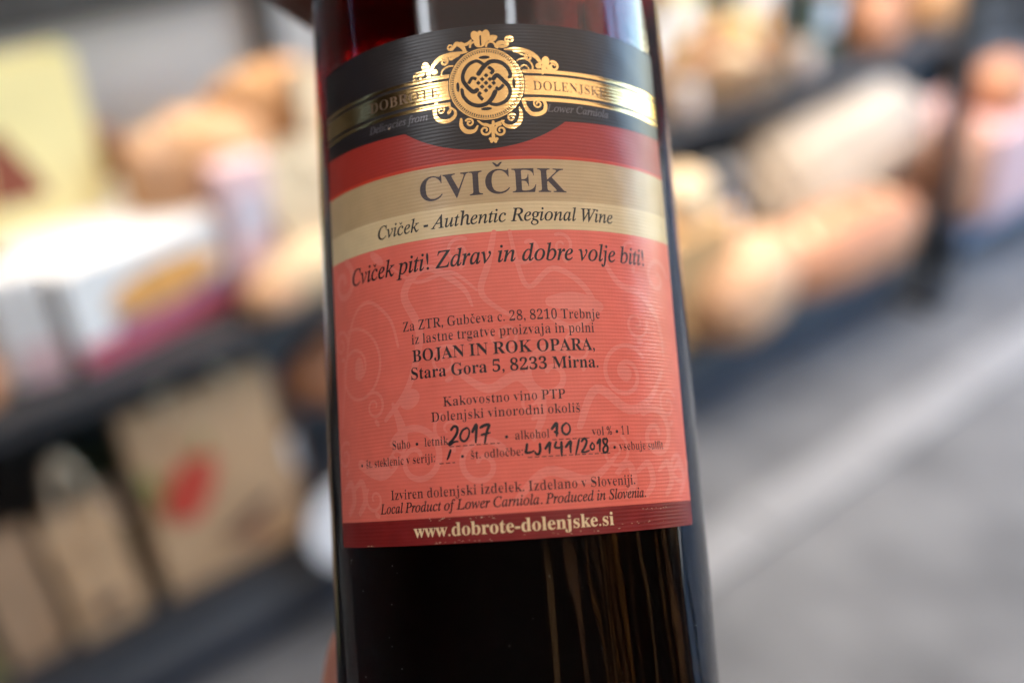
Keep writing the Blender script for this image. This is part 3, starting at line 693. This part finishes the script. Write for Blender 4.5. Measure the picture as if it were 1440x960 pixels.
# left wing
G.curve(EL([(520, 232), (455, 238), (380, 248), (315, 268), (270, 305), (245, 350)]), 10 * K, 20 * K, 36 * K)
G.curve(EL([(455, 250), (420, 265), (395, 280), (385, 262)]), 22 * K, 8 * K, 26 * K)
X, Z = E(345, 297); G.spiral(X, Z, 28 * K, 8 * K, .9, -1.1, 20 * K, 12 * K)
for (x, y, rx, ry, ro) in ((203, 325, 30, 40, .25), (272, 370, 24, 22, 0), (225, 372, 18, 22, 0), (170, 372, 26, 22, .4)):
    X, Z = E(x, y); G.disc(X, Z, rx * K, ry * K, rot=ro)
X, Z = E(140, 400); G.spiral(X, Z, 38 * K, 12 * K, 1.2, 1.25, 20 * K, 11 * K)
G.curve(EL([(140, 438), (190, 430), (225, 405)]), 16 * K, 22 * K); G.curve(EL([(238, 345), (236, 400), (236, 445)]), 12 * K, 16 * K)
G.curve(EL([(335, 425), (325, 390), (340, 355), (380, 335), (412, 335)]), 10 * K, 14 * K)
G.curve(EL([(360, 425), (372, 405), (395, 400)]), 9 * K, 9 * K)
# right wing
G.curve(EL([(790, 212), (860, 205), (930, 212), (990, 232), (1035, 262), (1060, 300)]), 10 * K, 20 * K, 38 * K)
G.curve(EL([(860, 215), (905, 235), (935, 250)]), 24 * K, 8 * K); X, Z = E(968, 262); G.spiral(X, Z, 26 * K, 8 * K, 2.4, 1.1, 20 * K, 12 * K)
for (x, y, rx, ry, ro) in ((1098, 282, 30, 42, -.2), (1045, 322, 24, 22, 0), (1085, 335, 20, 24, 0), (1130, 325, 24, 22, -.4)):
    X, Z = E(x, y); G.disc(X, Z, rx * K, ry * K, rot=ro)
X, Z = E(1160, 310); G.spiral(X, Z, 38 * K, 12 * K, 2.0, -1.25, 20 * K, 11 * K)
G.curve(EL([(1160, 352), (1115, 352), (1090, 340)]), 16 * K, 22 * K); G.curve(EL([(1078, 310), (1076, 350), (1076, 378)]), 12 * K, 16 * K)
G.curve(EL([(885, 292), (930, 275), (975, 292), (1000, 330), (995, 368)]), 10 * K, 16 * K)
G.curve(EL([(905, 345), (940, 325), (968, 345), (970, 368)]), 10 * K, 12 * K)
# lower scrolls
G.curve(EL([(290, 610), (278, 650), (285, 710), (325, 748), (385, 752), (430, 720), (432, 680), (405, 655)]), 22 * K, 12 * K, 30 * K)
X, Z = E(325, 665); G.spiral(X, Z, 34 * K, 9 * K, 2.4, -1.25, 13 * K, 12 * K)
G.curve(EL([(385, 690), (400, 660), (390, 640)]), 26 * K, 12 * K)
G.curve(EL([(930, 595), (950, 650), (990, 695), (1045, 695), (1090, 665), (1095, 610), (1060, 575), (1020, 585)]), 26 * K, 14 * K, 30 * K)
X, Z = E(1040, 618); G.spiral(X, Z, 34 * K, 9 * K, 1.9, 1.2, 13 * K, 12 * K)
G.curve(EL([(478, 745), (482, 800), (520, 840), (575, 838), (600, 800)]), 18 * K, 12 * K, 34 * K)
X, Z = E(540, 775); G.spiral(X, Z, 32 * K, 8 * K, 2.5, -1.2, 16 * K, 12 * K)
G.curve(EL([(905, 660), (915, 710), (900, 770), (855, 805), (800, 795), (775, 760)]), 16 * K, 12 * K, 32 * K)
X, Z = E(845, 735); G.spiral(X, Z, 32 * K, 8 * K, .6, 1.2, 16 * K, 12 * K)
for cx, d in ((655, -1), (768, 1)):
    X, Z = E(cx, 835); G.spiral(X, Z, 46 * K, 10 * K, pi / 2, d * 1.35, 20 * K, 12 * K)
G.curve(EL([(600, 760), (640, 790), (690, 800), (720, 790), (790, 760)]), 12 * K, 12 * K, 20 * K)
G.curve(EL([(712, 770), (712, 840), (716, 905)]), 20 * K, 26 * K)
for a in range(5):
    X, Z = E(716 + 24 * cos(a * 1.257 - 1.57), 905 + 16 * sin(a * 1.257 - 1.57)); G.disc(X, Z, 13 * K, n=8)
G.build('scrollwork', MP_gold, label)
D = Flat(H4 + .014)
D.disc(EX, EZ, 7.62, n=120); D.build('medallion_dark_ring', MP_black, label)  # dark printed line round the gold disc
D = Flat(H5 + .022); D.disc(EX, EZ, 7.42, n=120); D.build('medallion', MP_gold, label)
D = Flat(H5 + .044)
for (x, y) in ((612, 145), ): D.curve(EL([(x, 112), (x + 4, 180)]), 12 * K, 12 * K)
for i in range(92):
    a = 2 * pi * i / 92; D.ribbon([(EX + 6.45 * cos(a), EZ + 6.45 * sin(a), .20), (EX + 6.95 * cos(a), EZ + 6.95 * sin(a), .24)], cap=False)
D.ring(EX, EZ, 7.08, 7.16)
D.build('dotted_rim', MP_black, label)
# interlaced knot, black with gold gaps
D = Flat(H5 + .044); W_ = 34 * K
D.curve(EL([(602, 404), (640, 350), (690, 310), (755, 312), (810, 350), (835, 405), (828, 425)]), W_, W_ * .8)
D.curve(EL([(640, 335), (590, 305), (530, 330), (492, 390), (490, 450), (525, 505), (566, 540), (592, 528)]), W_ * .7, W_)
D.curve(EL([(712, 440), (738, 415), (785, 455), (828, 505), (832, 560), (800, 612), (740, 640), (690, 632)]), W_, W_ * .7)
D.curve(EL([(725, 542), (700, 595), (660, 635), (600, 648), (540, 625), (495, 575), (482, 522)]), W_, W_ * .75)
for l in ([(672, 350), (708, 380), (690, 404)], [(530, 478), (556, 436), (588, 446)], [(786, 486), (752, 522), (730, 506)], [(636, 604), (606, 566), (622, 546)]):
    D.curve(EL(l), 24 * K, 24 * K, cap=False)
for i in (-1, 0, 1):
    for j in (-1, 0, 1):
        x = 658 + (i - j) * 28; y = 474 + (i + j) * 29
        q = 18; h = D.lift(); b_ = len(D.v); D.v += [wrap(*E(x + a, y + c), h) for a, c in ((0, -q), (q, 0), (0, q), (-q, 0))]; D.f.append((b_, b_ + 1, b_ + 2, b_ + 3))
for (x, y, rx, ry) in ((643, 277, 40, 13), (862, 470, 13, 40), (663, 672, 40, 12), (452, 500, 12, 38)):
    X, Z = E(x, y); D.disc(X, Z, rx * K, ry * K)
D.build('interlaced_knot', MP_black, label)

# ---- watermark scrolls in paler coral
class Fine(Flat):
    def ribbon(s, pts, cap=True): Flat.ribbon(s, [(x, z, w_ * .72) for x, z, w_ in pts], cap)
Wm = Fine(H1)
def WS(x, z, r, a0, t, w0, w1=None): Wm.spiral(x, z, r, r * .18, a0, t, w0, w1 or w0 * .7, 60)
WS(-34, 41, 8.5, 1.9, -1.6, .9, .9); Wm.disc(-33.2, 41, 1.5, 2.4)
Wm.curve([(-41, 30), (-36, 49), (-30, 54), (-24, 50), (-22, 44)], .7, .8, 1.0); WS(-38, 59.5, 4.4, 1.2, -1.2, 2.0, 1.6)
Wm.curve([(-26, 30), (-20, 36), (-17, 46), (-20, 54), (-15, 58.5), (-8, 54), (-6, 50)], 1.2, .6, 2.4); Wm.curve([(-23, 60), (-17, 56), (-10, 57), (-5, 53)], .5, .6, 1.2)
Wm.disc(-20, 33.5, 2.4, 1.9, rot=.4); Wm.disc(-26.5, 62.3, 2.2, .9, rot=-.7)
Wm.curve([(-34, 22), (-27, 20), (-22, 26), (-24, 33)], 2.8, 1.0, 4.0); WS(-19, 22, 6.5, 2.6, -1.3, 2.0, 1.2)
Wm.curve([(-1, 64), (-2.5, 58), (-4, 52), (2, 47)], 1.4, .8, 1.8); Wm.curve([(2, 64), (3, 58), (5, 53), (10, 56.5), (16, 53), (18, 48), (13, 45), (9, 47)], 1.0, 1.6, 1.6)
Wm.curve([(9, 50), (14, 50), (19, 49)], 3.0, 3.0, 5.0); WS(5, 61, 4, 3.5, .7, 1.4, 1.0)
Wm.curve([(20, 60), (24, 54), (30, 52), (35, 47), (36, 40)], .9, .9, 2.2); WS(24, 36, 6.0, .6, 1.5, 1.2, 1.4); Wm.disc(24, 36, 1.6, 1.6)
Wm.curve([(13, 26), (17, 33), (24, 29), (30, 31), (35, 37)], 1.8, 1.0, 2.6); WS(31, 24, 5.5, 2.2, -1.3, 2.2, 1.3); WS(8, 36, 5.5, 1.0, 1.2, 2.0, 1.4)
Wm.curve([(-10, 38), (-4, 34), (2, 36), (6, 30), (4, 24)], 1.2, 1.2, 2.8); WS(-6, 20, 5.0, .5, 1.3, 1.8, 1.2); Wm.curve([(0, 13), (6, 18), (14, 16), (20, 20)], 1.6, 1.0, 2.6)
for x in (-39, -35, 22, 27, 33, 38): Wm.curve([(x, 12.5), (x + 2, 15), (x + 1, 18.5), (x - 2, 17)], 1.6, 1.0, 2.2)
WS(36, 56, 4.2, .2, 1.2, 1.6, 1.0); WS(38, 18, 4, .2, -1.2, 1.6, 1.0)
for (x, z, r, a, t) in ((-12, 40, 3.2, .4, 1.4), (-29, 33, 3.0, 2.2, -1.4), (14, 41, 3.4, 1.4, 1.3), (28, 46, 3.2, .2, -1.3), (0, 44, 2.8, 3.0, 1.4), (-40, 47, 3.0, 0, 1.3), (20, 21, 3.4, 1.0, -1.4),
                       (-12, 27, 3.2, 2.0, 1.3), (4, 31, 2.6, .6, -1.3), (36, 30, 3.4, .6, 1.3), (-30, 15, 2.8, 2.4, 1.2), (-8, 61, 2.6, 1.0, 1.3), (12, 61, 2.4, 2.0, -1.2), (-40, 24, 3.0, 1.0, 1.3), (28, 60, 2.6, 1.4, 1.3)):
    WS(x, z, r, a, t, 1.0, .6); Wm.disc(x + r * .2, z - r * 1.1, .9, .5, rot=a)
Wm.build('scroll_watermark', MP_wm, label)

# ---- lettering: outlines of the built-in font's serif letters, laid out, sliced and bent round the bottle
def lay(runs, st, size, h):
    """runs: list of (text, x0, x1 or None, baseline) ; returns merged verts/faces bent round the bottle"""
    bm = bmesh.new()
    for text, x0, x1, z in runs:
        adv = 0; items = []
        for ch in text:
            v, f, a = glyph(ch, st); items.append((v, f, adv)); adv += a
        sx = (x1 - x0) / adv if x1 is not None else size
        for v, f, a in items:
            V_ = [bm.verts.new((x0 + (p[0] + a) * sx, z + p[1] * size, 0)) for p in v]
            for q in f:
                try: bm.faces.new([V_[i] for i in q])
                except ValueError: pass
    lo = min(v.co.x for v in bm.verts); hi = max(v.co.x for v in bm.verts); x = lo + .8
    while x < hi:
        bmesh.ops.bisect_plane(bm, geom=bm.verts[:] + bm.edges[:] + bm.faces[:], plane_co=(x, 0, 0), plane_no=(1, 0, 0)); x += .8
    for v in bm.verts: v.co = wrap(v.co.x, v.co.y, h)
    return bm
def text(runs, st, size, m, name='lettering', h=H3):
    if isinstance(runs, tuple): runs = [runs]
    bm = lay(runs, st, size, h); me = bpy.data.meshes.new(name); bm.to_mesh(me); bm.free(); me.materials.append(m)
    return link(bpy.data.objects.new(name, me), label)
text(('CVIČEK', -15.6, 13.8, 71.65), 'v', 7.0, MP_ink2, 'title_lettering')
text(('Cviček - Authentic Regional Wine', -25.9, 24.1, 65.95), 'i', 3.75, MP_ink)
text(('Cviček piti! Zdrav in dobre volje biti!', -34.4, 32.2, 58.1), 'i', 4.75, MP_ink, 'motto_lettering')
text(('Za ZTR, Gubčeva c. 28, 8210 Trebnje', -20.8, 19.1, 46.65), 'r', 2.75, MP_ink)
text(('iz lastne trgatve proizvaja in polni', -18.9, 17.6, 43.95), 'r', 2.75, MP_ink)
text(('BOJAN IN ROK OPARA,', -18.9, 17.5, 40.5), 'v', 3.35, MP_ink)
text(('Stara Gora 5, 8233 Mirna.', -19.5, 18.0, 37.15), 'v', 3.3, MP_ink)
text(('Kakovostno vino PTP', -12.9, 10.6, 31.4), 'r', 2.6, MP_ink)
text(('Dolenjski vinorodni okoliš', -15.5, 13.4, 28.7), 'r', 2.6, MP_ink)
text([('Suho', -24.7, -20.2, 24.2), ('•', -19.2, None, 24.0), ('letnik', -17.2, -12.2, 24.2), ('•', -1.5, None, 24.0), ('alkohol', .42, 7.0, 24.2), ('vol', 15.3, 18.0, 24.2), ('%', 18.5, 19.7, 24.2), ('•', 20.4, None, 24.0), ('1', 21.8, 22.6, 24.2), ('l', 23.1, 23.8, 24.2)], 'r', 2.35, MP_ink)
text([('•', -34.0, None, 21.0), ('št. steklenic v seriji:', -32.3, -15.0, 21.2), ('•', -10.0, None, 21.0), ('št. odločbe:', -8.1, 1.85, 21.2), ('•', 19.6, None, 21.0), ('vsebuje sulfit', 21.0, 33.0, 21.2)], 'r', 2.3, MP_ink)
text(('Izviren dolenjski izdelek. Izdelano v Sloveniji.', -25.6, 24.3, 14.65), 'r', 2.65, MP_ink)
text(('Local Product of Lower Carniola. Produced in Slovenia.', -28.4, 26.8, 12.1), 'i', 2.7, MP_ink)
text(('www.dobrote-dolenjske.si', -20.4, 18.6, 7.35), 'b', 3.55, MP_txtcream, 'web_lettering')
text(('DOBROTE', -26.4, -9.9, 92.5), 'r', 2.95, MP_gold2, 'strap_lettering', H4)
text(('DOLENJSKE', 8.5, 24.9, 92.5), 'r', 2.75, MP_gold2, 'strap_lettering', H4)
text(('Delicacies from', -26.7, -12.6, 88.1), 'i', 2.2, MP_silver, 'strap_lettering', H3)
text(('Lower Carniola', 11.1, 25.2, 88.1), 'i', 2.2, MP_silver, 'strap_lettering', H3)
# dashed rules
Dd = Flat(H3)
for x0, x1, z in ((-12.0, -2.4, 23.75), (7.4, 14.8, 23.75), (-14.2, -11.1, 20.75), (2.6, 18.9, 20.75)):
    x = x0
    while x < x1 - .4: Dd.ribbon([(x, z, .13), (min(x + .85, x1), z, .13)], cap=False); x += 1.3
Dd.build('dashed_rule', MP_ink, label)
# handwriting
Hw = Flat(H4)
def pen(pts, w_=.42): Hw.curve(pts, w_ * .95, w_ * .6, w_ * 1.05, sub=5)
pen([(-11.5, 26.9), (-10.9, 27.5), (-10.3, 27.2), (-10.4, 26.2), (-11.2, 25.1), (-12.0, 24.4), (-11.9, 24.1), (-11.0, 24.6), (-10.3, 24.6)], .5)
pen([(-8.5, 27.0), (-9.3, 26.6), (-9.8, 25.6), (-9.6, 24.8), (-8.9, 24.6), (-8.2, 25.4), (-8.0, 26.5), (-8.4, 27.1)], .42)
pen([(-7.4, 26.2), (-6.6, 27.5), (-6.7, 26.0), (-6.9, 24.2)], .55)
pen([(-5.8, 26.9), (-5.0, 27.25), (-4.2, 27.2), (-4.7, 26.0), (-5.2, 24.0)], .55); pen([(-5.7, 25.5), (-4.1, 25.8)], .42)
pen([(7.5, 25.8), (8.4, 26.8), (8.4, 25.6), (8.3, 24.4)], .55); pen([(8.0, 25.2), (8.6, 24.9)], .5)
pen([(10.2, 26.7), (9.5, 26.1), (9.5, 25.1), (10.2, 24.6), (10.9, 25.2), (10.9, 26.2), (10.3, 26.8)], .42)
pen([(-11.85, 23.1), (-12.2, 22.2), (-12.6, 21.4)], .45)
pen([(2.6, 23.2), (2.45, 22.3), (2.3, 21.7), (3.1, 21.65), (3.8, 21.9)], .48)
pen([(5.0, 23.1), (5.0, 22.0), (4.7, 21.3), (4.2, 21.3), (4.0, 21.7)], .48)
pen([(6.0, 22.2), (6.9, 23.3), (6.8, 22.4), (6.7, 21.3)], .5)
pen([(8.1, 23.3), (7.8, 22.4), (8.5, 22.2), (9.3, 22.4)], .42); pen([(9.1, 23.2), (9.05, 22.0), (9.0, 20.7)], .5)
pen([(9.9, 22.3), (10.9, 23.3), (10.8, 22.2), (10.8, 21.2)], .5)
pen([(12.6, 23.5), (12.2, 22.2), (11.7, 20.7)], .4)
pen([(13.1, 23.2), (13.7, 23.7), (14.1, 23.1), (13.6, 22.0), (13.0, 21.2), (13.9, 21.2), (14.5, 21.4)], .45)
pen([(15.2, 22.8), (14.8, 22.2), (15.0, 21.6), (15.5, 21.7), (15.6, 22.4), (15.2, 22.9)], .36)
pen([(16.3, 22.7), (16.9, 23.4), (16.8, 22.4), (16.7, 21.2)], .48)
pen([(18.4, 23.4), (17.6, 23.4), (17.7, 22.6), (18.4, 22.0), (18.3, 21.1), (17.6, 20.9), (17.5, 21.7), (18.2, 22.4), (18.5, 23.2), (18.3, 23.6)], .42)
ho = Hw.build('handwriting', MP_pen, label); ho['label'] = 'black marker handwriting reading 2017, 10, a stroke and LJ 141/2018'
# worn flecks on the foot band
Fk = Flat(H4); rf = random.Random(3)
for cx, cz, sx in ((-14, 10.55, 5), (-6.5, 10.4, 3.0), (-10, 6.3, 6), (-15, 6.2, 2), (-32, 6.05, 3), (10, 6.6, 10), (24, 7.3, 9), (30, 9.8, 6)):
    for i in range(9):
        x = cx + rf.gauss(0, sx * .4); z = cz + rf.gauss(0, .13); Fk.disc(x, max(6.05, min(10.7, z)), rf.uniform(.05, .28), rf.uniform(.03, .07), n=7)
Fk.disc(-21.6, 88.2, .28, .2, n=7, rot=.6)
Fk.build('worn_flecks', MP_wear, label)
# dust specks on the glass
Ds = bmesh.new(); rf = random.Random(11)
for i in range(46):
    a = rf.uniform(-1.05, 1.05); z = rf.uniform(-30, 4) if i % 3 else rf.uniform(108, 124); r = .04102
    c = Vector((r * sin(a), -r * cos(a), Lz(z))); q = bmesh.ops.create_icosphere(Ds, subdivisions=1, radius=rf.uniform(.00004, .00011))
    bmesh.ops.translate(Ds, vec=c, verts=q['verts'])
o = bm_obj('dust_specks', Ds, mat('dust', (.6, .55, .5), .9), bottle); o['kind'] = 'stuff'

# ================================================================== HANDS
M_skin = mat('skin', (.38, .16, .11), .5, bump=.3, bscale=160, var=.12, vscale=30, sss=.15, coord='Object')
M_sleeve = mat('dark_sleeve', (.03, .03, .04), .9, bump=.4)
def skin_obj(name, verts, edges, radii, root, m, parent_mat):
    me = bpy.data.meshes.new(name); me.from_pydata([tuple(c * .001 for c in (v[0], v[1], v[2] - ZB)) for v in verts], edges, []); me.update()
    o = bpy.data.objects.new(name, me); COL.objects.link(o); o.matrix_world = parent_mat.copy()
    md = o.modifiers.new('skin', 'SKIN'); md.use_smooth_shade = True
    sv = me.skin_vertices[0].data
    for i, r in enumerate(radii):
        rx, ry = r if isinstance(r, tuple) else (r, r)
        sv[i].radius = (rx * .001, ry * .001); sv[i].use_root = (i == root)
    sb = o.modifiers.new('sub', 'SUBSURF'); sb.levels = 2; sb.render_levels = 2
    me.materials.append(m); return o
def hand(verts_chain, name, label_, sleeve_pts):
    verts, edges, radii = [], [], []
    def add(p, r, prev=None):
        verts.append(p); radii.append(r)
        if prev is not None: edges.append((prev, len(verts) - 1))
        return len(verts) - 1
    root = add(*verts_chain['palm']); q = root
    for p, r in verts_chain['arm']: q = add(p, r, q)
    for f in verts_chain['fingers']:
        q = root
        for p, r in f: q = add(p, r, q)
    o = skin_obj(name, verts, edges, radii, root, M_skin, bottle.matrix_world); tag(o, label_, 'hand')
    bm = bmesh.new(); tube(bm, [tuple(c * .001 for c in (p[0], p[1], p[2] - ZB)) for p, r in sleeve_pts], [r * .001 for p, r in sleeve_pts], 20)
    bm_obj('sleeve', bm, M_sleeve, o, True)
    return o
bpy.context.view_layer.update()
hand({'palm': ((0, 22, -72), 19), 'arm': [((6, 40, -110), 20), ((12, 60, -160), 21), ((18, 78, -230), 25)],
      'fingers': [[((-22, 30, -70), 11), ((-38, 28, -56), 9), ((-44, 26, -36), 8.4), ((-41.5, 27, -20), 7.6), ((-38, 30, -11), 6.2)],
                  [((-8, 44, -68), 11), ((-14, 52, -50), 9), ((-16, 51, -30), 8.4), ((-15, 49, -12), 7.2)],
                  [((10, 46, -68), 11), ((12, 53, -50), 9), ((13, 52, -32), 8.2), ((12, 50, -15), 7.0)],
                  [((24, 36, -68), 10), ((32, 42, -52), 8), ((34, 40, -38), 7.2), ((33, 40, -26), 6.2)],
                  [((20, 4, -72), 12), ((38, -14, -62), 10), ((43, -28, -52), 8.6), ((40, -36, -46), 7.2)]]},
     'hand', 'hand cradling the bottle base, one fingertip showing beside the lower left glass', [((14, 66, -185), 29), ((20, 86, -260), 34), ((30, 110, -340), 42)])
hand({'palm': ((-60, 20, 176), 17), 'arm': [((-94, 14, 196), 17), ((-134, 12, 222), 17), ((-190, 12, 255), 20)],
      'fingers': [[((-50, 34, 156), 9), ((-34, 46, 150), 8.4), ((-10, 54, 146), 8.0), ((10, 50, 145), 7)],
                  [((-48, 36, 158), 10), ((-28, 46, 157), 8.8), ((-8, 48, 157), 8.2), ((10, 44, 157), 7)],
                  [((-46, 32, 174), 10), ((-26, 38, 174), 8.6), ((-10, 36, 176), 8), ((4, 30, 176), 7)],
                  [((-44, 26, 190), 9), ((-26, 26, 192), 7.6), ((-14, 22, 194), 7), ((-4, 22, 194), 6)],
                  [((-56, -8, 152), 11), ((-46, -26, 152), 9.5), ((-34, -36, 153), 8.4), ((-24, -41, 154), 7)]]},
     'hand', 'hand gripping the bottle shoulder, its lower edge at the top of the picture', [((-165, 11, 240), 27), ((-240, 14, 282), 32), ((-340, 20, 340), 40)])
